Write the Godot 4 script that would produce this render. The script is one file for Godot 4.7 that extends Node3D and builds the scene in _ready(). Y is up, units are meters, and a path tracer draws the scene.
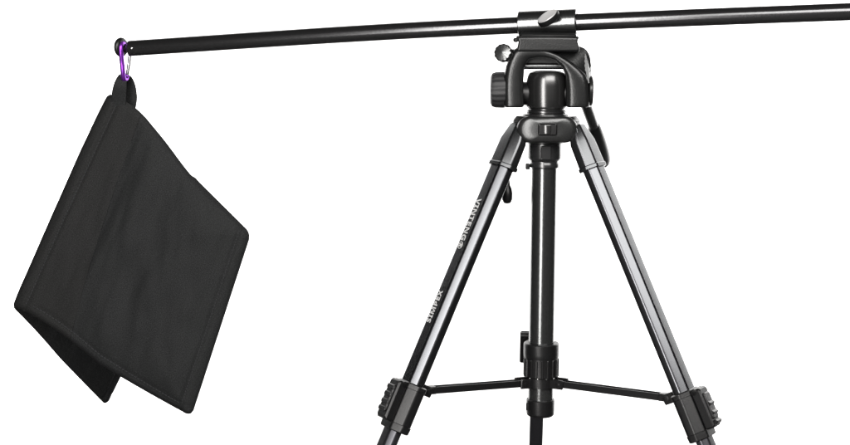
extends Node3D
# A light stand: camera tripod carrying a boom arm, a folded sandbag hung from the boom's end, white studio backdrop.

const FOCAL := 1568.0            # pixels of the 850 x 445 photograph
const CAM := Vector3(-0.137, 0.96, 1.8)
const PITCH := 6.82
const ROLL := 0.45
const K := 0.00115               # metres per pixel at the column
var cam_basis := Basis()
var M := {}
var leg_scale := 1.0

# ---------------------------------------------------------------- mesh builder
class MB:
	var t := PackedVector3Array()
	var xf := Transform3D()
	func _solid(tri: PackedVector3Array) -> void:
		var vol := 0.0
		var c := Vector3.ZERO
		for p in tri: c += p
		c /= float(maxi(tri.size(), 1))
		for i in range(0, tri.size(), 3):
			vol += (tri[i] - c).dot((tri[i + 1] - c).cross(tri[i + 2] - c))
		for i in range(0, tri.size(), 3):
			t.append(tri[i])
			if vol > 0.0:
				t.append(tri[i + 2]); t.append(tri[i + 1])
			else:
				t.append(tri[i + 1]); t.append(tri[i + 2])
	# rings of equal size; capmode "fan", "none" (path closed) or an index list for both caps
	func loft(rings: Array, cap = "fan") -> void:
		var tri := PackedVector3Array()
		var n: int = rings[0].size()
		var w: Array = []
		for r in rings:
			var q := PackedVector3Array()
			for p in r: q.append(xf * p)
			w.append(q)
		var closed: bool = cap is String and cap == "none"
		var m: int = w.size()
		for i in (m if closed else m - 1):
			var a: PackedVector3Array = w[i]
			var b: PackedVector3Array = w[(i + 1) % m]
			for j in n:
				var k := (j + 1) % n
				if a[j].distance_squared_to(a[k]) > 1e-14:
					tri.append_array([a[j], a[k], b[k]])
				if b[j].distance_squared_to(b[k]) > 1e-14:
					tri.append_array([a[j], b[k], b[j]])
		if cap is String and cap == "fan":
			for e in 2:
				var r: PackedVector3Array = w[0] if e == 0 else w[m - 1]
				var c := Vector3.ZERO
				for p in r: c += p
				c /= float(n)
				for j in n:
					var k := (j + 1) % n
					if r[j].distance_squared_to(r[k]) > 1e-14:
						if e == 0: tri.append_array([c, r[k], r[j]])
						else: tri.append_array([c, r[j], r[k]])
		elif not (cap is String):
			var ix := PackedInt32Array(cap)
			for e in 2:
				var r: PackedVector3Array = w[0] if e == 0 else w[m - 1]
				for i in range(0, ix.size(), 3):
					if e == 0: tri.append_array([r[ix[i]], r[ix[i + 2]], r[ix[i + 1]]])
					else: tri.append_array([r[ix[i]], r[ix[i + 1]], r[ix[i + 2]]])
			# make caps agree with the sides
			var side := (m - 1) * n * 6
			var va := tri[0]; var edge := [tri[0], tri[1]]
			var good := true
			for i in range(side, tri.size(), 3):
				for q in 3:
					if tri[i + q].is_equal_approx(edge[0]) and tri[i + (q + 1) % 3].is_equal_approx(edge[1]): good = false
			if not good:
				for i in range(side, tri.size(), 3):
					var s := tri[i + 1]; tri[i + 1] = tri[i + 2]; tri[i + 2] = s
		_solid(tri)
	func lathe(at: Vector3, axis: Vector3, prof: Array, sides := 40, wave := 0.0, teeth := 0) -> void:
		var y := axis.normalized()
		var x := y.cross(Vector3(0.0, 0.0, 1.0) if absf(y.z) < 0.9 else Vector3(0.0, 1.0, 0.0)).normalized()
		var z := x.cross(y)
		var rings: Array = []
		for p in prof:
			var r := PackedVector3Array()
			for j in sides:
				var a := TAU * j / sides
				var rr: float = p[0]
				if teeth > 0 and p.size() > 2: rr += wave * (1.0 if posmod(j, 4) < 2 else -1.0)
				r.append(at + (x * cos(a) + z * sin(a)) * rr + y * float(p[1]))
			rings.append(r)
		loft(rings)
	func cyl(a: Vector3, b: Vector3, r0: float, r1: float, bev := 0.0008, sides := 32) -> void:
		var l := a.distance_to(b)
		lathe(a, b - a, [[maxf(r0 - bev, 0.0001), 0.0], [r0 - bev * 0.3, bev * 0.3], [r0, bev], [r1, l - bev], [r1 - bev * 0.3, l - bev * 0.3], [maxf(r1 - bev, 0.0001), l]], sides)
	# chamfered box, centre c, size s, columns of b are its axes
	func box(c: Vector3, s: Vector3, bev := 0.001, b := Basis()) -> void:
		var rings: Array = []
		for e in [[-1, 1], [-1, 0], [1, 0], [1, 1]]:
			var ins: float = bev * e[1]
			var zz: float = e[0] * (s.z * 0.5 - (0.0 if e[1] == 1 else bev))
			var hx: float = s.x * 0.5 - ins
			var hy: float = s.y * 0.5 - ins
			var q: float = bev
			var r := PackedVector3Array()
			for p in [[hx - q, -hy], [hx, -hy + q], [hx, hy - q], [hx - q, hy], [-hx + q, hy], [-hx, hy - q], [-hx, -hy + q], [-hx + q, -hy]]:
				r.append(c + b * Vector3(p[0], p[1], zz))
			rings.append(r)
		loft(rings)
	func tube(path: Array, radii: Array, sides := 24, closed := false) -> void:
		var rings: Array = []
		var n := path.size()
		var up := Vector3.ZERO
		for i in n:
			var d: Vector3
			if closed: d = path[(i + 1) % n] - path[(i - 1 + n) % n]
			else: d = path[mini(i + 1, n - 1)] - path[maxi(i - 1, 0)]
			d = d.normalized()
			if i == 0: up = (Vector3.UP if absf(d.y) < 0.8 else Vector3.BACK)
			up = (up - d * d.dot(up)).normalized()
			var s := d.cross(up)
			var r := PackedVector3Array()
			var rad: float = radii[mini(i, radii.size() - 1)]
			for j in sides:
				var a := TAU * j / sides
				r.append(path[i] + (up * cos(a) + s * sin(a)) * rad)
			rings.append(r)
		loft(rings, "none" if closed else "fan")
	# prism of a flat outline between two depths with bevelled rims; back outline may differ
	func prism(front: PackedVector2Array, back: PackedVector2Array, z0: float, z1: float, bev: float) -> void:
		var f2 := MB.inset(front, bev)
		var b2 := MB.inset(back, bev)
		var rings: Array = []
		for e in [[f2, z0], [MB.inset(front, bev * 0.62), z0 - bev * 0.08], [MB.inset(front, bev * 0.29), z0 - bev * 0.3], [MB.inset(front, bev * 0.08), z0 - bev * 0.62], [front, z0 - bev], [back, z1 + bev], [b2, z1]]:
			var r := PackedVector3Array()
			for p in e[0]: r.append(Vector3(p.x, p.y, e[1]))
			rings.append(r)
		loft(rings, Geometry2D.triangulate_polygon(f2))
	static func inset(poly: PackedVector2Array, d: float) -> PackedVector2Array:
		var n := poly.size()
		var area := 0.0
		for i in n: area += poly[i].cross(poly[(i + 1) % n])
		var s := 1.0 if area > 0.0 else -1.0
		var o := PackedVector2Array()
		for i in n:
			var e1 := (poly[i] - poly[(i - 1 + n) % n]).normalized()
			var e2 := (poly[(i + 1) % n] - poly[i]).normalized()
			var n1 := Vector2(-e1.y, e1.x) * s
			var n2 := Vector2(-e2.y, e2.x) * s
			var b := (n1 + n2)
			b = b.normalized() if b.length() > 0.01 else n1
			o.append(poly[i] + b * d / maxf(b.dot(n1), 0.4))
		return o
	func mesh(crease := 38.0) -> ArrayMesh:
		var nf := t.size() / 3
		var fn := PackedVector3Array()
		var at := {}
		for f in nf:
			var cr := (t[f * 3 + 2] - t[f * 3]).cross(t[f * 3 + 1] - t[f * 3])
			fn.append(cr)
			for q in 3:
				var key := Vector3i((t[f * 3 + q] * 50000.0).round())
				if at.has(key): at[key].append(f)
				else: at[key] = [f]
		var lim := cos(deg_to_rad(crease))
		var unit := PackedVector3Array()
		for v in fn: unit.append(v.normalized())
		var nn := PackedVector3Array()
		for f in nf:
			for q in 3:
				var key := Vector3i((t[f * 3 + q] * 50000.0).round())
				var s := Vector3.ZERO
				for g in at[key]:
					if unit[g].dot(unit[f]) > lim: s += fn[g]
				nn.append(s.normalized() if s.length() > 0.0 else unit[f])
		var arr: Array = []
		arr.resize(Mesh.ARRAY_MAX)
		arr[Mesh.ARRAY_VERTEX] = t
		arr[Mesh.ARRAY_NORMAL] = nn
		var m := ArrayMesh.new()
		m.add_surface_from_arrays(Mesh.PRIMITIVE_TRIANGLES, arr)
		return m

# ---------------------------------------------------------------- helpers
func ray(px: float, py: float) -> Vector3:
	return cam_basis * Vector3((px - 425.0) / FOCAL, (222.5 - py) / FOCAL, -1.0)
func P(px: float, py: float, z := 0.0) -> Vector3:      # photograph pixel on the upright plane z = const
	var d := ray(px, py)
	return CAM + d * ((z - CAM.z) / d.z)
func L(f: Transform3D, px: float, py: float, z := 0.0) -> Vector3:   # the same on a plane of a turned frame, in its own coordinates
	var i := f.affine_inverse()
	var o := i * CAM
	var d := i.basis * ray(px, py)
	return o + d * ((z - o.z) / d.z)
func outline(f: Transform3D, pts: Array, z: float) -> PackedVector2Array:
	var o := PackedVector2Array()
	for p in pts:
		var v := L(f, p[0], p[1], z)
		o.append(Vector2(v.x, v.y))
	return o
func hy(py: float) -> float:
	return P(545.0, py, 0.0).y
func part(called: String, mb: MB, m: Material, parent: Node, crease := 38.0) -> MeshInstance3D:
	var o := MeshInstance3D.new()
	o.name = called
	o.mesh = mb.mesh(crease)
	o.material_override = m
	o.cast_shadow = GeometryInstance3D.SHADOW_CASTING_SETTING_ON
	parent.add_child(o, true)
	return o
func thing(called: String, label: String, category: String) -> Node3D:
	var o := Node3D.new()
	o.name = called
	o.set_meta("label", label)
	o.set_meta("category", category)
	add_child(o, true)
	return o
func noise_tex(freq: float, lo: Color, hi: Color, sd: int, normal := false, bump := 1.0, size := 512) -> NoiseTexture2D:
	var n := FastNoiseLite.new()
	n.noise_type = FastNoiseLite.TYPE_SIMPLEX_SMOOTH
	n.frequency = freq
	n.seed = sd
	n.fractal_octaves = 3
	var t := NoiseTexture2D.new()
	t.width = size; t.height = size; t.seamless = true
	t.noise = n
	if normal:
		t.as_normal_map = true; t.bump_strength = bump
	else:
		var g := Gradient.new()
		g.set_color(0, lo); g.set_color(1, hi)
		t.color_ramp = g
	return t
func mat(lin: Color, rough: float, metal: float, spec := 0.5) -> StandardMaterial3D:
	var m := StandardMaterial3D.new()
	m.albedo_color = lin.linear_to_srgb()
	m.roughness = rough
	m.metallic = metal
	m.metallic_specular = spec
	return m
func grain(m: StandardMaterial3D, scale: float, freq: float, depth: float, lo: float, hi: float, sd: int) -> StandardMaterial3D:
	m.uv1_triplanar = true
	m.uv1_scale = Vector3.ONE * scale
	m.albedo_texture = noise_tex(freq, Color(lo, lo, lo), Color(hi, hi, hi), sd)
	m.normal_enabled = true
	m.normal_texture = noise_tex(freq, Color.BLACK, Color.WHITE, sd + 7, true, 4.0)
	m.normal_scale = depth
	return m

func materials() -> void:
	M.leg = mat(Color(0.07, 0.072, 0.076), 0.24, 0.95)
	M.lower = mat(Color(0.045, 0.045, 0.05), 0.3, 0.8)
	M.column = grain(mat(Color(0.13, 0.133, 0.133), 0.21, 0.9), 6.0, 0.09, 0.03, 0.85, 1.0, 3)
	M.boom = grain(mat(Color(0.088, 0.088, 0.09), 0.18, 0.9), 5.0, 0.08, 0.012, 0.88, 1.0, 5)
	M.clamp = grain(mat(Color(0.14, 0.143, 0.143), 0.25, 0.95), 6.0, 0.1, 0.02, 0.88, 1.0, 9)
	M.head = grain(mat(Color(0.022, 0.0225, 0.0225), 0.27, 0.55), 7.0, 0.12, 0.08, 0.8, 1.0, 13)
	M.platform = grain(mat(Color(0.012, 0.0123, 0.0123), 0.3, 0.3), 7.0, 0.12, 0.08, 0.8, 1.0, 23)
	M.spider = grain(mat(Color(0.062, 0.063, 0.063), 0.3, 0.8), 7.0, 0.12, 0.05, 0.85, 1.0, 29)
	M.gloss = mat(Color(0.012, 0.012, 0.0125), 0.24, 0.0, 0.6)
	M.socket = mat(Color(0.056, 0.058, 0.06), 0.24, 0.9)
	M.dome = mat(Color(0.075, 0.075, 0.075), 0.24, 0.9)
	M.plastic = grain(mat(Color(0.006, 0.006, 0.0063), 0.36, 0.0, 0.4), 7.0, 0.14, 0.07, 0.7, 1.0, 17)
	M.rubber = grain(mat(Color(0.010, 0.010, 0.011), 0.6, 0.0), 7.0, 0.14, 0.15, 0.7, 1.0, 19)
	M.silver = mat(Color(0.45, 0.45, 0.45), 0.25, 1.0)
	M.satin = mat(Color(0.42, 0.42, 0.42), 0.5, 0.5)
	M.purple = mat(Color(0.22, 0.04, 0.42), 0.3, 0.8)
	M.print = mat(Color(0.42, 0.42, 0.42), 0.6, 0.0)
	var c := mat(Color(0.0150, 0.0160, 0.0164), 0.74, 0.0, 0.3)
	c.uv1_triplanar = true
	c.uv1_scale = Vector3.ONE * 6.5
	var weave := noise_tex(0.22, Color(0.42, 0.42, 0.42), Color(1.0, 1.0, 1.0), 31)
	weave.color_ramp.set_offset(0, 0.3); weave.color_ramp.set_offset(1, 0.7)
	c.albedo_texture = weave
	c.normal_enabled = true
	c.normal_texture = noise_tex(0.2, Color.BLACK, Color.WHITE, 33, true, 6.0)
	c.normal_scale = 0.12
	M.cloth = c
	M.panel = c.duplicate()
	M.panel.albedo_color = Color(0.0141, 0.0144, 0.0143).linear_to_srgb()
	M.webbing = c.duplicate()
	M.webbing.albedo_color = Color(0.018, 0.019, 0.0195).linear_to_srgb()
	M.floor = grain(mat(Color(0.05, 0.05, 0.05), 0.7, 0.0), 1.0, 0.03, 0.1, 0.8, 1.0, 43)
	M.white = grain(mat(Color(0.86, 0.855, 0.85), 0.9, 0.0, 0.2), 1.0, 0.02, 0.02, 0.97, 1.0, 41)

func softbox(called: String, at: Vector3, to: Vector3, size: Vector2, energy: float, tint := Color(1, 1, 1)) -> void:
	var a := AreaLight3D.new()
	a.name = called
	a.area_size = size
	a.area_normalize_energy = true
	a.light_energy = energy
	a.light_color = tint
	a.area_range = 12.0
	a.area_attenuation = 2.0
	a.shadow_enabled = true
	add_child(a)
	a.look_at_from_position(at, to, Vector3.UP)

func _ready() -> void:
	# camera
	cam_basis = Basis(Vector3.RIGHT, deg_to_rad(-PITCH)) * Basis(Vector3.BACK, deg_to_rad(ROLL))
	var cam := Camera3D.new()
	cam.name = "camera"
	cam.fov = rad_to_deg(2.0 * atan(222.5 / FOCAL))
	cam.near = 0.05; cam.far = 60.0
	add_child(cam)
	cam.transform = Transform3D(cam_basis, CAM)
	cam.current = true
	# environment: a dim room around a high-key set
	var env := Environment.new()
	env.background_mode = Environment.BG_COLOR
	env.background_color = Color(0.06, 0.06, 0.06)
	env.tonemap_mode = Environment.TONE_MAPPER_LINEAR
	env.tonemap_exposure = 1.0
	env.sdfgi_enabled = true; env.ssao_enabled = true; env.ssil_enabled = true
	var we := WorldEnvironment.new()
	we.name = "environment"
	we.environment = env
	add_child(we)
	# lamps: a tall softbox on the photographer's left, a wide bank overhead, two lamps on the backdrop
	softbox("softbox_tall", Vector3(-0.86, 1.08, 2.05), Vector3(0.0, 0.85, 0.0), Vector2(0.58, 1.9), 6.6, Color(1.0, 0.99, 0.98))
	softbox("softbox_bank", Vector3(0.55, 1.86, 1.78), Vector3(0.0, 0.8, 0.0), Vector2(1.95, 1.0), 8.0, Color(1.0, 0.99, 0.98))
	softbox("backdrop_lamp", Vector3(-1.45, 0.95, -0.4), Vector3(-1.45, 0.95, -1.3), Vector2(0.5, 1.4), 7.0)
	softbox("backdrop_lamp_001", Vector3(1.15, 0.95, -0.4), Vector3(1.15, 0.95, -1.3), Vector2(0.5, 1.4), 7.0)

	materials()
	build_backdrop()
	build_tripod()
	build_boom()
	build_carabiner()
	build_sandbag()

# ---------------------------------------------------------------- setting
func build_backdrop() -> void:
	var mb := MB.new()
	mb.box(Vector3(0.32, 1.15, -1.32), Vector3(3.46, 2.3, 0.04), 0.004)
	var o := part("backdrop", mb, M.white, self)
	o.set_meta("kind", "structure")
	o.set_meta("label", "plain white studio backdrop panel behind the stand")
	o.set_meta("category", "backdrop")
	mb = MB.new()
	mb.box(Vector3(0.0, -0.02, 0.6), Vector3(6.0, 0.04, 5.0), 0.002)
	o = part("floor", mb, M.floor, self)
	o.set_meta("kind", "structure")
	o.set_meta("label", "dark studio floor under the tripod feet")
	o.set_meta("category", "floor")

# ---------------------------------------------------------------- tripod
# cross-section of a leg: outer face, two broad chamfers, sides; x along the tangent, y outwards
func leg_profile(s: float) -> Array:
	var a := 10.6 * s; var c := 8.7 * s; var h := 8.3 * s; var w := a + c
	return [Vector2(-a, c), Vector2(a, c), Vector2(w, 0), Vector2(w, -h), Vector2(w - 3 * s, -h - 3 * s), Vector2(-w + 3 * s, -h - 3 * s), Vector2(-w, -h), Vector2(-w, 0)]
func rounded(poly: Array, r: float) -> Array:
	var o: Array = []
	var n := poly.size()
	for i in n:
		var p: Vector2 = poly[i]
		var a: Vector2 = poly[(i - 1 + n) % n]
		var b: Vector2 = poly[(i + 1) % n]
		var d: float = minf(r, minf(p.distance_to(a), p.distance_to(b)) * 0.4)
		var p0 := p + (a - p).normalized() * d
		var p2 := p + (b - p).normalized() * d
		for k in 4:
			var u := k / 3.0
			o.append(p0.lerp(p, u).lerp(p.lerp(p2, u), u))
	return o
func leg_ring(c: Vector3, et: Vector3, er: Vector3, s: float, r := 2.0) -> PackedVector3Array:
	var o := PackedVector3Array()
	for p in rounded(leg_profile(s), r): o.append(c + (et * p.x * leg_scale + er * (p.y + 3.1)) * 0.001)
	return o
func leg_prism(mb: MB, a: Vector3, b: Vector3, et: Vector3, er: Vector3, s0: float, s1: float, bev := 0.05) -> void:
	var d := (b - a).normalized() * 0.0008
	mb.loft([leg_ring(a, et, er, s0 - bev), leg_ring(a + d, et, er, s0), leg_ring(b - d, et, er, s1), leg_ring(b, et, er, s1 - bev)])

func build_leg(tripod: Node3D, top: Vector3, lock: Vector3, lever_side: float, lettering: bool, lever_out := 0.003) -> void:
	var ax := (lock - top).normalized()
	var outw := Vector3(lock.x, 0.0, lock.z).normalized()
	var er := (outw - ax * outw.dot(ax)).normalized()
	var et := ax.cross(er).normalized()
	var b := Basis(et, ax, er)
	var len := top.distance_to(lock)
	var foot := top + ax * ((top.y - 0.03) / -ax.y)
	var mb := MB.new()
	leg_prism(mb, top + ax * 0.03, lock - ax * 0.01, et, er, 0.86, 0.86)
	var leg := part("leg", mb, M.leg, tripod, 30.0)
	# socket
	mb = MB.new()
	var s0 := top + ax * 0.002
	var s1 := top + ax * 0.055
	mb.loft([leg_ring(s0, et, er, 0.55), leg_ring(s0 + ax * 0.002, et, er, 0.66), leg_ring(top + ax * 0.022, et, er, 0.98), leg_ring(s1 - ax * 0.005, et, er, 1.02), leg_ring(s1 - ax * 0.004, et, er, 1.1), leg_ring(s1 - ax * 0.0008, et, er, 1.1), leg_ring(s1, et, er, 1.06)])
	mb.cyl(top + ax * 0.008 - et * 0.013, top + ax * 0.008 + et * 0.013, 0.0065, 0.0065)
	part("socket", mb, M.socket, leg, 30.0)
	# lock body
	mb = MB.new()
	var l0 := lock - ax * 0.026
	var l1 := lock + ax * 0.03
	mb.loft([leg_ring(l0, et, er, 1.0), leg_ring(l0 + ax * 0.0012, et, er, 1.12), leg_ring(l0 + ax * 0.006, et, er, 1.12), leg_ring(l0 + ax * 0.0065, et, er, 1.08), leg_ring(l1 - ax * 0.009, et, er, 1.08), leg_ring(l1 - ax * 0.0085, et, er, 1.13), leg_ring(l1 - ax * 0.001, et, er, 1.1), leg_ring(l1, et, er, 1.0)])
	# raised strip and a clevis for the brace
	mb.box(lock + ax * 0.003 - et * lever_side * 0.0195 + er * 0.001, Vector3(0.004, 0.04, 0.01), 0.0008, b)
	mb.box(l0 + ax * 0.002 - er * 0.0175, Vector3(0.014, 0.012, 0.014), 0.001, b)
	part("leg_lock", mb, M.plastic, leg, 30.0)
	# flip lever on the outer face
	mb = MB.new()
	var lc := lock - ax * 0.001 + er * 0.0188 + et * lever_side * lever_out
	mb.box(lc, Vector3(0.022, 0.046, 0.0115), 0.0018, b)
	mb.box(lc + er * 0.005 - ax * 0.001, Vector3(0.015, 0.03, 0.006), 0.0012, b)
	for k in 4:
		if lettering: mb.box(lc + er * 0.0078 + ax * (-0.013 + 0.0085 * k), Vector3(0.0155, 0.005, 0.0016), 0.0006, b)
		elif k > 0: mb.box(lc + er * 0.0072 + ax * (-0.0135 + 0.0105 * k), Vector3(0.014, 0.0045, 0.0045), 0.0008, b * Basis(Vector3.RIGHT, 0.7))
	mb.cyl(lc - ax * 0.02 - et * 0.011 - er * 0.002, lc - ax * 0.02 + et * 0.011 - er * 0.002, 0.004, 0.004, 0.0008, 16)
	part("lock_lever", mb, M.plastic, leg, 30.0)
	# rivets of the lever
	mb = MB.new()
	for k in 2:
		var rp := lock + ax * (-0.009 + 0.016 * k) - et * lever_side * 0.0162 + er * 0.0098
		mb.lathe(rp - (er - et * lever_side) * 0.001, er - et * lever_side, [[0.0022, 0.0], [0.0022, 0.0016], [0.0012, 0.0024], [0.0002, 0.0026]], 16)
	part("rivet", mb, M.plastic, leg)
	mb = MB.new()
	leg_prism(mb, lock + ax * 0.02, foot, et, er, 0.7, 0.7)
	part("lower_tube", mb, M.lower, leg, 30.0)
	mb = MB.new()
	mb.lathe(Vector3(foot.x, 0.0, foot.z), Vector3.UP, [[0.016, 0.0], [0.02, 0.003], [0.02, 0.012], [0.016, 0.03], [0.013, 0.05], [0.008, 0.055]], 24)
	part("foot", mb, M.rubber, leg)
	if lettering:
		for e in [["VINTENG\u00ae", 0.128, -0.0024, 0.0118, 1.0], ["SIMPEX", 0.229, -0.0024, 0.0108, -1.0]]:
			var tm := TextMesh.new()
			var font := SystemFont.new()
			font.font_names = PackedStringArray(["Droid Sans"])
			font.font_weight = 700
			tm.font = font
			tm.text = e[0]
			tm.font_size = 64
			tm.pixel_size = float(e[3]) / 64.0
			tm.depth = 0.0003
			tm.curve_step = 2.0
			var o := MeshInstance3D.new()
			o.name = "lettering"
			o.mesh = tm
			o.material_override = M.print
			leg.add_child(o, true)
			var x: Vector3 = ax * float(e[4])
			var y := er.cross(x)
			var pos: Vector3 = top + ax * float(e[1]) + er * (0.01058 + 0.0002) + et * float(e[2]) * (-1.0)
			o.transform = Transform3D(Basis(x, y, er), pos)
	# brace
	mb = MB.new()
	var hub := Vector3(outw.x * 0.021, hy(381.0), outw.z * 0.021)
	var end := l0 + ax * 0.002 - er * 0.018
	var dir := (end - hub).normalized()
	var sd := dir.cross(Vector3.UP).normalized()
	var up := sd.cross(dir)
	var bb := Basis(dir, up, sd)
	var mid := (hub + end) * 0.5
	var ln := hub.distance_to(end)
	for s in [-1.0, 1.0]:
		mb.box(mid + sd * s * 0.0045, Vector3(ln - 0.012, 0.0078, 0.0016), 0.0004, bb)
	mb.box(mid + up * 0.0018, Vector3(ln - 0.03, 0.0016, 0.0078), 0.0003, bb)
	mb.box(end - dir * 0.004, Vector3(0.018, 0.0085, 0.012), 0.0012, bb)
	mb.cyl(end - dir * 0.002 - sd * 0.0085, end - dir * 0.002 + sd * 0.0085, 0.0034, 0.0034, 0.0006, 16)
	var br := part("brace", mb, M.plastic, tripod, 30.0)
	mb = MB.new()
	for s in [-1.0, 1.0]:
		mb.box(hub + sd * s * 0.0072 + dir * 0.001, Vector3(0.02, 0.011, 0.0028), 0.0008, bb)
	mb.cyl(hub + dir * 0.005 - sd * 0.0095, hub + dir * 0.005 + sd * 0.0095, 0.0026, 0.0026, 0.0005, 14)
	part("hinge", mb, M.plastic, br, 30.0)

func build_tripod() -> void:
	var tripod := thing("tripod", "black aluminium camera tripod with fluid head clamped under the boom tube", "tripod")
	var mb := MB.new()
	# centre column
	mb.cyl(Vector3(0, hy(400), 0), Vector3(0, hy(110), 0), 0.0148, 0.0148, 0.0008, 48)
	var col := part("centre_column", mb, M.column, tripod)
	# collar under the spider
	mb = MB.new()
	var y0 := hy(168.0)
	mb.lathe(Vector3(0, y0, 0), Vector3.UP, [[0.0152, 0.0], [0.0168, 0.001], [0.0172, 0.004], [0.0162, 0.0062], [0.0162, 0.008], [0.0185, 0.0105], [0.0192, 0.012], [0.0192, 0.027], [0.018, 0.03]], 48)
	mb.box(Vector3(0.0, y0 + 0.019, 0.0192), Vector3(0.012, 0.016, 0.003), 0.0008)
	mb.box(Vector3(-0.0195, y0 + 0.002, 0.003), Vector3(0.005, 0.007, 0.006), 0.0008)
	part("column_collar", mb, M.gloss, col)
	# ribbed sleeve holding the braces
	mb = MB.new()
	var s_top := hy(342.5)
	var s_bot := hy(386.5)
	var h := s_top - s_bot
	mb.lathe(Vector3(0, s_bot, 0), Vector3.UP, [[0.015, 0.0], [0.0185, 0.001], [0.0185, 0.012], [0.0196, 0.0135], [0.0196, h - 0.018], [0.0204, h - 0.0165], [0.0207, h - 0.012], [0.0207, h - 0.0012], [0.0198, h], [0.016, h]], 56)
	for k in 18:
		var a := TAU * k / 18.0
		var rb := Basis(Vector3.UP, a)
		mb.box(Vector3(0, s_bot + 0.0235, 0) + rb * Vector3(0, 0, 0.0197), Vector3(0.0028, 0.0215, 0.0022), 0.0006, rb)
	part("brace_sleeve", mb, M.plastic, col, 30.0)
	mb = MB.new()
	for k in 12:
		var a := TAU * (k + 0.5) / 12.0
		var dv := Vector3(sin(a), 0, cos(a))
		mb.lathe(Vector3(0, s_bot + 0.0125, 0) + dv * 0.0186, dv, [[0.0011, 0.0], [0.0011, 0.0014], [0.0006, 0.002], [0.0001, 0.0021]], 12)
	part("sleeve_pins", mb, M.silver, col)
	mb = MB.new()
	var c_bot := hy(415.5)
	var ch := hy(398.5) - c_bot
	mb.lathe(Vector3(0, c_bot, 0), Vector3.UP, [[0.003, 0.0], [0.0142, 0.0], [0.0158, 0.0014], [0.0164, 0.004], [0.0166, ch - 0.001], [0.0158, ch]], 48)
	mb.box(Vector3(-0.0148, c_bot + 0.012, 0.006), Vector3(0.005, 0.009, 0.004), 0.0006)
	part("column_cap", mb, M.plastic, col)
	# legs
	var rot := deg_to_rad(2.5)
	var lock_l := P(404.0, 405.0, 0.086)
	var lock_r := P(692.5, 413.0, 0.097)
	var top_l := P(520.5, 124.0, 0.018)
	var top_r := P(575.0, 125.0, 0.02)
	build_leg(tripod, top_l, lock_l, -1.0, true)
	build_leg(tripod, top_r, lock_r, 1.0, false)
	leg_scale = 0.66
	build_leg(tripod, Vector3(0.003, top_l.y, -0.034), Vector3(0.0105, lock_l.y, -0.185), -1.0, false, 0.013)
	leg_scale = 1.0
	# spider
	mb = MB.new()
	var ys0 := hy(143.0)
	var ys1 := hy(115.5)
	var poly := PackedVector2Array()
	for k in 3:
		var az := rot + deg_to_rad([-60.0, 60.0, 180.0][k])
		for s in [-1.0, 1.0]:
			var dv := Vector2(sin(az), cos(az))
			var tv := Vector2(cos(az), -sin(az))
			poly.append(dv * 0.04 + tv * s * 0.011)
			if s > 0.0:
				var az2 := az + deg_to_rad(60.0)
				poly.append(Vector2(sin(az2), cos(az2)) * 0.024)
	var ring_lo := PackedVector3Array(); var ring_hi := PackedVector3Array()
	var ring_lo2 := PackedVector3Array(); var ring_hi2 := PackedVector3Array()
	for p in rounded(Array(poly), 0.006):
		ring_lo.append(Vector3(p.x * 0.93, ys0 + 0.004, p.y * 0.93)); ring_lo2.append(Vector3(p.x, ys0 + 0.008, p.y))
		ring_hi2.append(Vector3(p.x, ys1 - 0.005, p.y)); ring_hi.append(Vector3(p.x * 0.9, ys1, p.y * 0.9))
	mb.loft([ring_lo, ring_lo2, ring_hi2, ring_hi])
	mb.lathe(Vector3(0, ys0 - 0.0005, 0), Vector3.UP, [[0.02, 0.0], [0.027, 0.002], [0.0275, ys1 - ys0 - 0.002], [0.0255, ys1 - ys0 + 0.002]], 48)
	var spider := part("spider", mb, M.spider, tripod)
	# stadium-shaped front cover and its badge
	mb = MB.new()
	var st: Array = []
	var cy := 129.6
	for k in 13:
		var a := -PI * 0.5 + PI * k / 12.0
		st.append([565.0 + 13.2 * cos(a), cy + 13.4 * sin(a)])
	for k in 13:
		var a := PI * 0.5 + PI * k / 12.0
		st.append([529.5 + 13.2 * cos(a), cy + 13.4 * sin(a)])
	var id := Transform3D()
	# bowed: built as rings that grow backwards
	var rr: Array = []
	for e in [[0.5, 0.0418], [0.8, 0.0412], [0.93, 0.0395], [0.985, 0.0365], [1.0, 0.033], [1.0, 0.012]]:
		var r := PackedVector3Array()
		for p in st: r.append(P(547.2 + (p[0] - 547.2) * e[0], cy + (p[1] - cy) * e[0], e[1] - 0.004 * pow(absf(p[0] - 547.2) * e[0] / 31.0, 2.0)))
		rr.append(r)
	mb.loft(rr)
	part("front_cover", mb, M.spider, spider, 50.0)
	mb = MB.new()
	mb.box(P(547.5, 129.4, 0.0415), Vector3(0.0215, 0.0135, 0.005), 0.0012)
	part("bubble_level", mb, M.plastic, spider)
	mb = MB.new()
	var bc := P(547.5, 129.4, 0.0415)
	mb.cyl(bc + Vector3(0, -0.0052, -0.0068), bc + Vector3(0, 0.0052, -0.0068), 0.0102, 0.0102, 0.0008, 48)
	part("level_vial", mb, M.dome, spider)
	# column crank behind the left leg
	mb = MB.new()
	var q0 := P(511.0, 140.0, -0.03)
	var q1 := P(506.5, 184.0, -0.032)
	mb.tube([q0, q0.lerp(q1, 0.5), q1], [0.0032, 0.0032, 0.0028], 14)
	mb.box(P(525.0, 135.0, -0.024), Vector3(0.036, 0.01, 0.01), 0.002)
	mb.lathe(P(507.0, 180.0, -0.032), P(507.2, 204.0, -0.03) - P(507.0, 180.0, -0.032), [[0.003, 0.0], [0.0036, 0.006], [0.0055, 0.010], [0.0064, 0.016], [0.006, 0.023], [0.004, 0.027], [0.0005, 0.028]], 24)
	part("column_crank", mb, M.plastic, spider)
	build_head(tripod)

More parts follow.
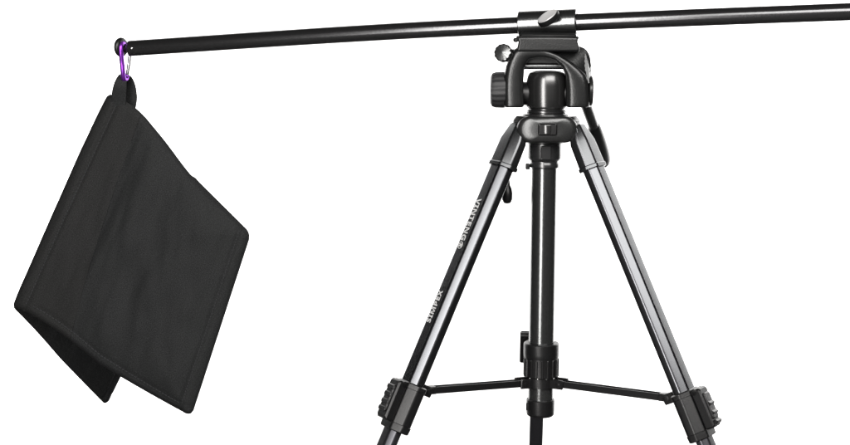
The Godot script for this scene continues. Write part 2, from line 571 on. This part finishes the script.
func resample(pts: Array, n: int) -> Array:
	var c := Curve2D.new()
	for p in pts: c.add_point(Vector2(p[0], p[1]))
	var o: Array = []
	for i in n: o.append(c.sample_baked(c.get_baked_length() * i / float(n - 1), true))
	return o
func build_head(tripod: Node3D) -> void:
	var fr := Transform3D(Basis(Vector3.UP, deg_to_rad(-3.0)), Vector3(0.001, 0, 0))
	# neck and dome (upright lathes on the column's axis)
	var mb := MB.new()
	var zf := 0.024
	var front := [[504, 106], [503.5, 90], [504, 76], [506, 66], [509, 58], [512.5, 51.5], [517, 47.5], [527, 46.6], [543, 48], [557, 53.4], [565, 57.8], [573, 63], [580, 68.5], [586, 75], [588.5, 83], [589.5, 94], [589.5, 106],
		[566, 106], [566, 90], [565.5, 76], [562, 67], [555, 60.5], [547, 58], [539, 57.5], [530, 59], [526, 63.5], [524, 70], [523.4, 80], [523.4, 92], [523.8, 106]]
	var back := [[507, 106], [506.5, 90], [507, 74], [509.5, 60], [513, 51], [518, 47], [528, 46], [541, 46], [555, 46], [564, 46], [573, 46], [580, 46.4], [586, 49], [590, 56], [591.5, 68], [592, 86], [592, 106],
		[567, 106], [567, 90], [566.5, 76], [564, 67], [557, 60.5], [548, 58], [540, 57.5], [533, 59], [527, 63.5], [524.5, 70], [523.5, 80], [523.5, 92], [523.5, 106]]
	mb.xf = fr
	var nb := 48
	var fo := resample(front.slice(0, 17), nb)
	var fi := resample(front.slice(17), nb); fi.reverse()
	var bo := resample(back.slice(0, 17), nb)
	var bi := resample(back.slice(17), nb); bi.reverse()
	var rings: Array = []
	for i in nb:
		var r := PackedVector3Array()
		for k in 13:
			var q := k / 12.0
			var e := absf(2.0 * q - 1.0)
			var zz := zf - 0.0016 * e * e - 0.0042 * pow(e, 7.0)
			var px: Vector2 = (fo[i] as Vector2).lerp(fi[i], q)
			r.append(L(fr, px.x, px.y, zz))
		r.append(L(fr, fi[i].x, fi[i].y, zf - 0.009))
		r.append(L(fr, bi[i].x, bi[i].y, -0.016))
		r.append(L(fr, bo[i].x, bo[i].y, -0.016))
		r.append(L(fr, bo[i].x, bo[i].y, zf - 0.02))
		r.append(L(fr, fo[i].x, fo[i].y, zf - 0.008))
		rings.append(r)
	for e in 2:      # rounded feet of the arms
		var src: PackedVector3Array = rings[0] if e == 0 else rings[rings.size() - 1]
		var c := Vector3.ZERO
		for p in src: c += p
		c /= float(src.size())
		for q in [[0.94, 0.0008], [0.8, 0.0018]]:
			var r := PackedVector3Array()
			for p in src: r.append(c + (p - c) * q[0] - Vector3(0, q[1], 0))
			if e == 0: rings.push_front(r)
			else: rings.push_back(r)
	mb.loft(rings)
	var head := part("head", mb, M.head, tripod, 35.0)
	# sloping shoulder beside the arch
	mb = MB.new(); mb.xf = fr
	var shp := [[544, 47], [562, 46.6], [579, 46.6], [585, 49], [587.5, 56], [589.5, 70], [590.5, 84], [580, 84], [572, 74], [560, 64], [546, 54]]
	var s_front := PackedVector3Array(); var s_mid := PackedVector3Array(); var s_back := PackedVector3Array()
	for p in shp:
		var zz: float = zf - 0.0205 + (p[1] - 46.0) * 0.00038
		s_front.append(L(fr, 568 + (p[0] - 568) * 0.95, 64 + (p[1] - 64) * 0.95, zz))
		s_mid.append(L(fr, p[0], p[1], zz - 0.0022))
		s_back.append(L(fr, p[0], p[1], -0.014))
	mb.loft([s_front, s_mid, s_back])
	part("shoulder", mb, M.spider, head, 30.0)
	mb = MB.new()
	mb.lathe(Vector3(0.001, hy(108.5), 0), Vector3.UP, [[0.0205, 0.0], [0.0222, 0.001], [0.0229, 0.003], [0.0232, 0.012], [0.0232, 0.026], [0.0228, 0.0325], [0.0216, 0.0375], [0.0195, 0.041], [0.016, 0.0428], [0.009, 0.0436], [0.0005, 0.0438]], 56)
	part("fluid_drum", mb, M.dome, head, 30.0)
	mb = MB.new()
	var yn := hy(118.0)
	mb.lathe(Vector3(0.001, yn, 0), Vector3.UP, [[0.021, 0.0], [0.0222, 0.001], [0.0222, 0.0055], [0.0228, 0.0065], [0.0228, 0.0085], [0.0205, 0.0098], [0.0205, 0.014]], 56)
	part("neck", mb, M.dome, head, 30.0)
	# shaft between the yoke's arms
	mb = MB.new(); mb.xf = fr
	var sh := L(fr, 546, 92, 0.0)
	mb.cyl(sh + Vector3(-0.034, -0.002, -0.002), sh + Vector3(0.034, -0.002, -0.002), 0.0135, 0.0135)
	part("tilt_shaft", mb, M.plastic, head)
	mb = MB.new(); mb.xf = fr
	mb.cyl(L(fr, 523.5, 66.2, 0.004), L(fr, 569, 66.2, 0.004), 0.0036, 0.0036, 0.0005, 24)
	part("cross_bar", mb, M.clamp, head)
	# platform
	mb = MB.new(); mb.xf = fr
	var pf := outline(fr, [[517, 48.5], [518.5, 42], [517, 38.2], [520, 36.8], [575, 36.8], [578, 38.2], [577.5, 42], [579.5, 48.5], [579, 51.5], [518, 51.5]], 0.02)
	mb.prism(pf, pf, 0.027, -0.024, 0.0025)
	mb.box(L(fr, 547, 37.6, 0.0), Vector3(0.070, 0.0036, 0.054), 0.0012)
	mb.box(L(fr, 547.5, 36.0, 0.002), Vector3(0.064, 0.0075, 0.04), 0.0025)
	mb.box(L(fr, 515.8, 40.0, 0.024), Vector3(0.006, 0.005, 0.012), 0.0014)
	mb.box(L(fr, 545, 57.0, -0.004), Vector3(0.05, 0.015, 0.024), 0.001)
	part("platform", mb, M.platform, head, 35.0)
	# knobs
	mb = MB.new(); mb.xf = fr
	var kd := Vector3(-0.3, 0.2, 0.93).normalized()
	var kc := L(fr, 502.5, 52.5, 0.03)
	mb.lathe(kc - kd * 0.009, kd, [[0.0075, 0.0], [0.0098, 0.0012, 1], [0.0102, 0.004, 1], [0.0102, 0.008, 1], [0.0096, 0.0095, 1], [0.0086, 0.0102], [0.0002, 0.0108]], 48, 0.0002, 12)
	mb.cyl(L(fr, 516, 53, 0.008), kc - kd * 0.008, 0.0045, 0.0055, 0.0005, 20)
	part("platform_knob", mb, M.clamp, head, 35.0)
	mb = MB.new(); mb.xf = fr
	var kk := L(fr, 506.5, 90.0, 0.004)
	mb.lathe(kk, Vector3.LEFT, [[0.0175, 0.0], [0.0198, 0.0012, 1], [0.0202, 0.004, 1], [0.02, 0.0125, 1], [0.0185, 0.0165, 1], [0.0155, 0.0182], [0.0003, 0.0185]], 72, 0.00035, 18)
	part("tilt_knob", mb, M.rubber, head, 35.0)
	mb = MB.new(); mb.xf = fr
	var wk := L(fr, 589.0, 91.0, 0.004)
	mb.lathe(wk, Vector3.RIGHT, [[0.0165, 0.0], [0.0172, 0.0008], [0.0172, 0.003], [0.0162, 0.0042], [0.0125, 0.0046], [0.0115, 0.0038], [0.0003, 0.0038]], 48)
	part("tilt_washer", mb, M.head, head, 35.0)
	# pan handle pointing back and down
	mb = MB.new()
	var h0 := P(580.0, 88.0, -0.012)
	var h1 := P(594.5, 128.0, -0.075)
	var h2 := P(604.5, 167.0, -0.13)
	mb.tube([h0, h0.lerp(h1, 0.5), h1, h1.lerp(h2, 0.2)], [0.0068, 0.0066, 0.0064, 0.006], 24)
	part("pan_handle", mb, M.dome, head)
	mb = MB.new()
	mb.lathe(h1, h2 - h1, [[0.0066, -0.006], [0.0078, 0.0], [0.0088, 0.012], [0.0098, 0.026], [0.0104, 0.045], [0.0102, 0.058], [0.0088, 0.067], [0.0055, 0.0725], [0.0003, 0.074]], 32)
	part("handle_grip", mb, M.plastic, head)
	# boom clamp on the platform, turned with the boom
	fr = Transform3D(Basis(Vector3.UP, -atan(0.235)), Vector3(0.001, 0, 0))
	mb = MB.new(); mb.xf = fr
	var a0 := L(fr, 519.0, 24.0, 0.0)
	var a1 := L(fr, 577.0, 21.6, 0.0)
	var ca := (a1 - a0).normalized()
	var ln := a0.distance_to(a1)
	mb.lathe(a0, ca, [[0.0102, 0.0], [0.0138, 0.0], [0.0146, 0.0009], [0.0146, ln - 0.0009], [0.0138, ln], [0.0102, ln]], 64)
	var cl := part("boom_clamp", mb, M.clamp, tripod, 30.0)
	mb = MB.new(); mb.xf = fr
	var sn := Vector3(-0.46, 0.79, 0.42).normalized()
	var sc := L(fr, 548.3, 17.8, 0.021)
	mb.lathe(sc - sn * 0.0045, sn, [[0.0112, 0.0], [0.0128, 0.001], [0.0134, 0.003], [0.0134, 0.0058], [0.0126, 0.0066], [0.0002, 0.0066]], 40)
	mb.cyl(Vector3(sc.x, sc.y - 0.002, 0.006), sc, 0.0042, 0.0042, 0.0004, 18)
	part("thumb_screw", mb, M.plastic, cl, 35.0)
	mb = MB.new(); mb.xf = fr
	mb.lathe(sc + sn * 0.0018, sn, [[0.0118, 0.0], [0.0124, 0.0006], [0.0118, 0.0014], [0.0085, 0.0019], [0.0002, 0.0021]], 40)
	part("screw_cap", mb, M.satin, cl, 35.0)

# ---------------------------------------------------------------- boom
func boom_z(x: float) -> float:
	return 0.0 + x * 0.235
func boom_point(px: float, py: float) -> Vector3:
	# on the upright plane through the clamp in which the boom swings
	var fr := Transform3D(Basis(Vector3.UP, -atan(0.235)), Vector3(0.001, 0, 0))
	return fr * L(fr, px, py, 0.0)
func build_boom() -> void:
	var boom := thing("boom_arm", "long black metal boom tube held in the clamp on the tripod", "boom arm")
	var c := Curve3D.new()
	var pts := [[130, 48.4], [200, 43.8], [300, 37.1], [420, 29.9], [520, 25.2], [548, 23.5], [580, 22.2], [660, 18.9], [730, 16.2], [850, 11.7], [960, 7.6]]
	var path: Array = []
	var n := pts.size()
	for i in n - 1:
		var p0: Vector3 = boom_point(pts[maxi(i - 1, 0)][0], pts[maxi(i - 1, 0)][1])
		var p1: Vector3 = boom_point(pts[i][0], pts[i][1])
		var p2: Vector3 = boom_point(pts[i + 1][0], pts[i + 1][1])
		var p3: Vector3 = boom_point(pts[mini(i + 2, n - 1)][0], pts[mini(i + 2, n - 1)][1])
		for k in 6:
			path.append(p1.cubic_interpolate(p2, p0, p3, k / 6.0))
	path.append(boom_point(960, 7.6))
	# a gentle second pass so that the bend is even
	for it in 6:
		var q := path.duplicate()
		for i in range(1, path.size() - 1): q[i] = path[i] * 0.5 + (path[i - 1] + path[i + 1]) * 0.25
		path = q
	var mb := MB.new()
	mb.tube(path, [0.0098], 48)
	var tube := part("boom_tube", mb, M.boom, boom)
	var d: Vector3 = (path[1] - path[0]).normalized()
	mb = MB.new()
	mb.lathe(path[0] + d * 0.0005, -d, [[0.0088, 0.0], [0.0088, 0.0008], [0.0078, 0.002], [0.005, 0.0035], [0.0045, 0.004]], 32)
	part("end_cap", mb, M.silver, boom)
	mb = MB.new()
	var rp: Vector3 = path[0] + d * 0.006
	var rn := (CAM - rp).normalized()
	rn = (rn - d * rn.dot(d)).normalized()
	mb.lathe(rp + rn * 0.0091, rn, [[0.0016, 0.0], [0.0016, 0.0008], [0.001, 0.0013], [0.0001, 0.0014]], 16)
	part("rivet", mb, M.silver, boom)
	# eye at the end, turned so that it is seen at an angle
	mb = MB.new()
	var ec := boom_point(121.0, 47.2)
	var en := Vector3(0.9, 0.0, 0.44).normalized()
	var eu := Vector3.UP
	var es := en.cross(eu)
	var ring: Array = []
	for k in 36:
		var a := TAU * k / 36.0
		ring.append(ec + (eu * cos(a) + es * sin(a)) * 0.0084)
	mb.tube(ring, [0.0036], 16, true)
	mb.cyl(path[0] - d * 0.0015, path[0] - d * 0.0085, 0.0042, 0.0032, 0.0004, 16)
	part("eye_ring", mb, M.plastic, boom)

func build_carabiner() -> void:
	var th := thing("carabiner", "small purple metal carabiner hooked through the boom's end ring", "carabiner")
	var z := -0.125
	var mb := MB.new()
	var body := [[129.8, 54.5, -0.002], [129.6, 50, -0.003], [128, 45.5, -0.006], [124.8, 43.2, -0.002], [121.8, 43.6, 0.007], [120.6, 47, 0.011], [121.0, 54, 0.011], [121.9, 62, 0.009], [122.7, 70, 0.008], [123.2, 76, 0.006], [124.4, 79.2, 0.002], [126.2, 78.6, -0.002], [127.0, 75, -0.003]]
	var path: Array = []
	var n := body.size()
	var q: Array = []
	for b in body: q.append(P(b[0], b[1], z + b[2]))
	for i in n - 1:
		for k in 5: path.append((q[i] as Vector3).cubic_interpolate(q[i + 1], q[maxi(i - 1, 0)], q[mini(i + 2, n - 1)], k / 5.0))
	path.append(q[n - 1])
	mb.tube(path, [0.003], 16)
	part("hook", mb, M.purple, th)
	mb = MB.new()
	mb.tube([P(129.8, 54, z - 0.002), P(129.2, 62, z - 0.003), P(127.0, 76, z - 0.003)], [0.0022], 14)
	part("gate", mb, M.silver, th)

# ---------------------------------------------------------------- sandbag
var bag_noise := FastNoiseLite.new()
func bag_mid(v: float, u: float) -> Vector3:
	# u: -1 front free edge .. 0 fold .. 1 rear free edge; v: 0 bottom .. 1 top
	var zb := -0.135
	var w := absf(u)
	if w > 0.964: v = 0.5 + (v - 0.5) * (1.0 - 0.066 * (1.0 - sqrt(maxf(0.0, 1.0 - pow((minf(w, 1.0) - 0.964) / 0.036, 2.0)))))
	var s := P(lerpf(8.5, 105.0, v), lerpf(303.0, 88.5, v), zb)
	var f := P(lerpf(191.5, 251.0, v), lerpf(416.5, 233.5, v), zb + 0.03)
	var r := P(lerpf(106.0, 206.0, v), lerpf(405.5, 202.0, v), zb - 0.15)
	var e := 0.09
	var p: Vector3
	if w >= e:
		p = s.lerp(f if u < 0.0 else r, w)
	else:
		var a := s.lerp(f, e); var b := s.lerp(r, e)
		var tt := (u + e) / (2.0 * e)
		p = a.lerp(s, tt).lerp(s.lerp(b, tt), tt)
	# slack of the cloth: the lower hem sags, the middle bellies
	var dn := Vector3(0, -1, 0)
	var sag := 0.0055 * sin(PI * w) - (0.0075 * sin(TAU * w) if w < 0.5 else 0.0)
	p += dn * sag * (1.0 - v) * (1.0 - v) * (1.0 if u < 0.0 else 0.3)
	# the upper edge is pulled in along the hanging side and steps out at the pouch's stiffener
	if u < 0.0:
		p += Vector3(0.007, 0.007, 0) * smoothstep(0.0, 0.2, w) * clampf((0.64 - w) / 0.4, 0.0, 1.0) * pow(v, 4.0)
		p += Vector3(-0.0016, -0.0016, 0) * (1.0 - smoothstep(0.59, 0.625, w)) * smoothstep(0.35, 0.58, w) * pow(v, 6.0)
	return p
func seam_at(v: float) -> float:
	return lerpf(0.34, 0.215, v)
func bag_front(v: float, u: float) -> Vector3:
	# a point on the outer skin of the front half (where the rows of stitches lie)
	var eps := 0.004
	var nr := (bag_mid(v, u + eps) - bag_mid(v, u - eps)).cross(bag_mid(v + eps, u) - bag_mid(v - eps, u)).normalized()
	var side := 1.0 if nr.z > 0.0 else -1.0
	return bag_mid(v, u) + nr * bag_skin(v, u, side)
func bag_skin(v: float, u: float, side: float) -> float:
	# signed distance of a skin from the middle sheet
	var seam := seam_at(v)
	var w := absf(u)
	var pouch := w > seam
	var dedge := minf((1.0 - w) * 0.2, minf(v, 1.0 - v) * 0.26)
	var ed := dedge if pouch else minf(v, 1.0 - v) * 0.26
	var rim := sqrt(clampf(1.0 - pow(1.0 - clampf(ed / 0.006, 0.0, 1.0), 2.0), 0.0, 1.0))
	var puff := 1.0 - exp(-ed / 0.022)
	var swell := (1.0 - exp(-(w - seam) * 0.2 / 0.035)) if pouch else 0.0
	var thick := 0.012 if u < 0.0 else 0.0085
	var th := 0.0008 + 0.0026 * rim + (0.0022 + (thick - 0.0022) * swell) * puff
	var n1 := bag_noise.get_noise_3d(u * 9.0, v * 4.0, 0.0) * 0.007 * puff * lerpf(0.3, 1.0, smoothstep(0.05, 0.4, w))
	var n2 := bag_noise.get_noise_3d(u * 30.0, v * 5.0, 9.0) * (0.0004 + 0.0005 * (1.0 - smoothstep(0.3, 0.55, w))) * rim
	var g := -0.0016 * exp(-pow((w - 0.085) / 0.01, 2.0)) - 0.0012 * exp(-pow((v - 0.04) / 0.009, 2.0)) * smoothstep(0.1, 0.18, w) - 0.0016 * exp(-pow((w - 0.94) / 0.011, 2.0))
	return side * (th + n2 + g) + n1
func bag_solid(u0: Callable, u1: Callable, nu: int, nv: int) -> MB:
	# a pillowy closed sheet between two lines across the bag
	var mb := MB.new()
	var eps := 0.004
	var rings: Array = []
	for i in nu + 1:
		var ru := float(i) / nu
		var top := PackedVector3Array(); var bot := PackedVector3Array()
		for j in nv + 1:
			var v := float(j) / nv
			var u := lerpf(u0.call(v), u1.call(v), ru)
			# rounded corners of the outline
			var p := bag_mid(v, u)
			var du := bag_mid(v, u + eps) - bag_mid(v, u - eps)
			var dv := bag_mid(v + eps, u) - bag_mid(v - eps, u)
			var nr := du.cross(dv).normalized()
			top.append(p + nr * bag_skin(v, u, 1.0))
			bot.append(p + nr * bag_skin(v, u, -1.0))
		bot.reverse()
		var r := PackedVector3Array()
		r.append_array(top); r.append_array(bot)
		rings.append(r)
	# end caps are strips between the two skins
	var idx := PackedInt32Array()
	var m := 2 * (nv + 1)
	for j in nv:
		idx.append_array([j, j + 1, m - 2 - j, j, m - 2 - j, m - 1 - j])
	mb.loft(rings, idx)
	return mb
func build_sandbag() -> void:
	bag_noise.seed = 5
	bag_noise.frequency = 0.35
	bag_noise.fractal_octaves = 3
	var bag := thing("sandbag", "black fabric saddle sandbag folded in two, hanging from the carabiner", "sandbag")
	var g := 0.0006
	part("front_pouch", bag_solid(func(_v): return -1.0, func(v): return -seam_at(v) - g, 110, 72), M.cloth, bag, 60.0)
	part("centre_panel", bag_solid(func(v): return -seam_at(v) + g, func(v): return seam_at(v) - g, 70, 72), M.panel, bag, 60.0)
	part("rear_pouch", bag_solid(func(v): return seam_at(v) + g, func(_v): return 1.0, 90, 72), M.cloth, bag, 60.0)
	# seam tapes joining pouches and centre panel
	for s in [-1.0, 1.0]:
		var mb := MB.new()
		var path: Array = []
		for j in 41:
			var v := 0.02 + 0.96 * j / 40.0
			var su: float = s * seam_at(v)
			var nr := (bag_mid(v, su + 0.004) - bag_mid(v, su - 0.004)).cross(bag_mid(v + 0.004, su) - bag_mid(v - 0.004, su)).normalized()
			path.append(bag_mid(v, su) + nr * (bag_skin(v, su, 1.0) + bag_skin(v, su, -1.0)) * 0.5)
		var tape: Array = []
		for j in 41: tape.append(lerpf(0.0012, 0.0051, smoothstep(0.0, 5.0, minf(j, 40.0 - j))))
		mb.tube(path, tape, 14)
		part("seam_tape", mb, M.webbing, bag)
	# rows of stitches: along the fold, along the free hem and along the lower hem of the front half
	M.thread = mat(Color(0.019, 0.02, 0.021), 0.7, 0.0, 0.3)
	var mbs := MB.new()
	for row in [[0, 0.085, 0.03, 0.97], [0, 0.94, 0.04, 0.96], [1, 0.04, 0.12, 0.93]]:
		var count := 62 if row[0] == 0 else 48
		for i in count:
			var q0 := lerpf(row[2], row[3], (i + 0.15) / count)
			var q1 := lerpf(row[2], row[3], (i + 0.8) / count)
			var e0 := bag_front(q0, -row[1]) if row[0] == 0 else bag_front(row[1], -q0)
			var e1 := bag_front(q1, -row[1]) if row[0] == 0 else bag_front(row[1], -q1)
			mbs.tube([e0, (e0 + e1) * 0.5 + Vector3(0, 0, 0.0004), e1], [0.0005, 0.0007, 0.0005], 6)
	var stitching := part("stitching", mbs, M.thread, bag)
	stitching.set_meta("kind", "stuff")
	# webbing loop through the carabiner
	var zz := -0.13
	var pts := [[119.0, 118, -0.004, 7.0], [118.5, 104, 0.0, 7.6], [118.8, 94, 0.004, 7.4], [119.8, 86, 0.007, 6.6], [121.6, 79, 0.006, 5.4], [124.2, 75.2, 0.001, 4.6], [127.0, 77.5, -0.006, 5.4], [129.2, 84, -0.011, 6.2], [130.2, 92, -0.014, 6.8], [130.2, 100, -0.016, 7.0], [128.5, 112, -0.018, 6.5]]
	var rings: Array = []
	var n := pts.size()
	for i in n - 1:
		for k in 6:
			var tt := k / 6.0
			var v := []
			for e in 4: v.append(cubic_interpolate(pts[i][e], pts[i + 1][e], pts[maxi(i - 1, 0)][e], pts[mini(i + 2, n - 1)][e], tt))
			var c := P(v[0], v[1], zz + v[2])
			var wd := Vector3(0.97, -0.12, 0.1).normalized() * float(v[3]) * 0.00123
			var j := mini(i + 1, n - 1)
			var dd := (P(pts[j][0], pts[j][1], zz + pts[j][2]) - P(pts[i][0], pts[i][1], zz + pts[i][2])).normalized()
			var nn := wd.cross(dd).normalized() * 0.0014
			var r := PackedVector3Array()
			for q in 20:
				var a := TAU * q / 20.0
				var cx := signf(cos(a)) * pow(absf(cos(a)), 0.45)
				var sy := signf(sin(a)) * pow(absf(sin(a)), 0.6)
				r.append(c + wd * cx + nn * sy)
			rings.append(r)
	var mb2 := MB.new()
	mb2.loft(rings)
	part("hanging_loop", mb2, M.webbing, bag, 50.0)
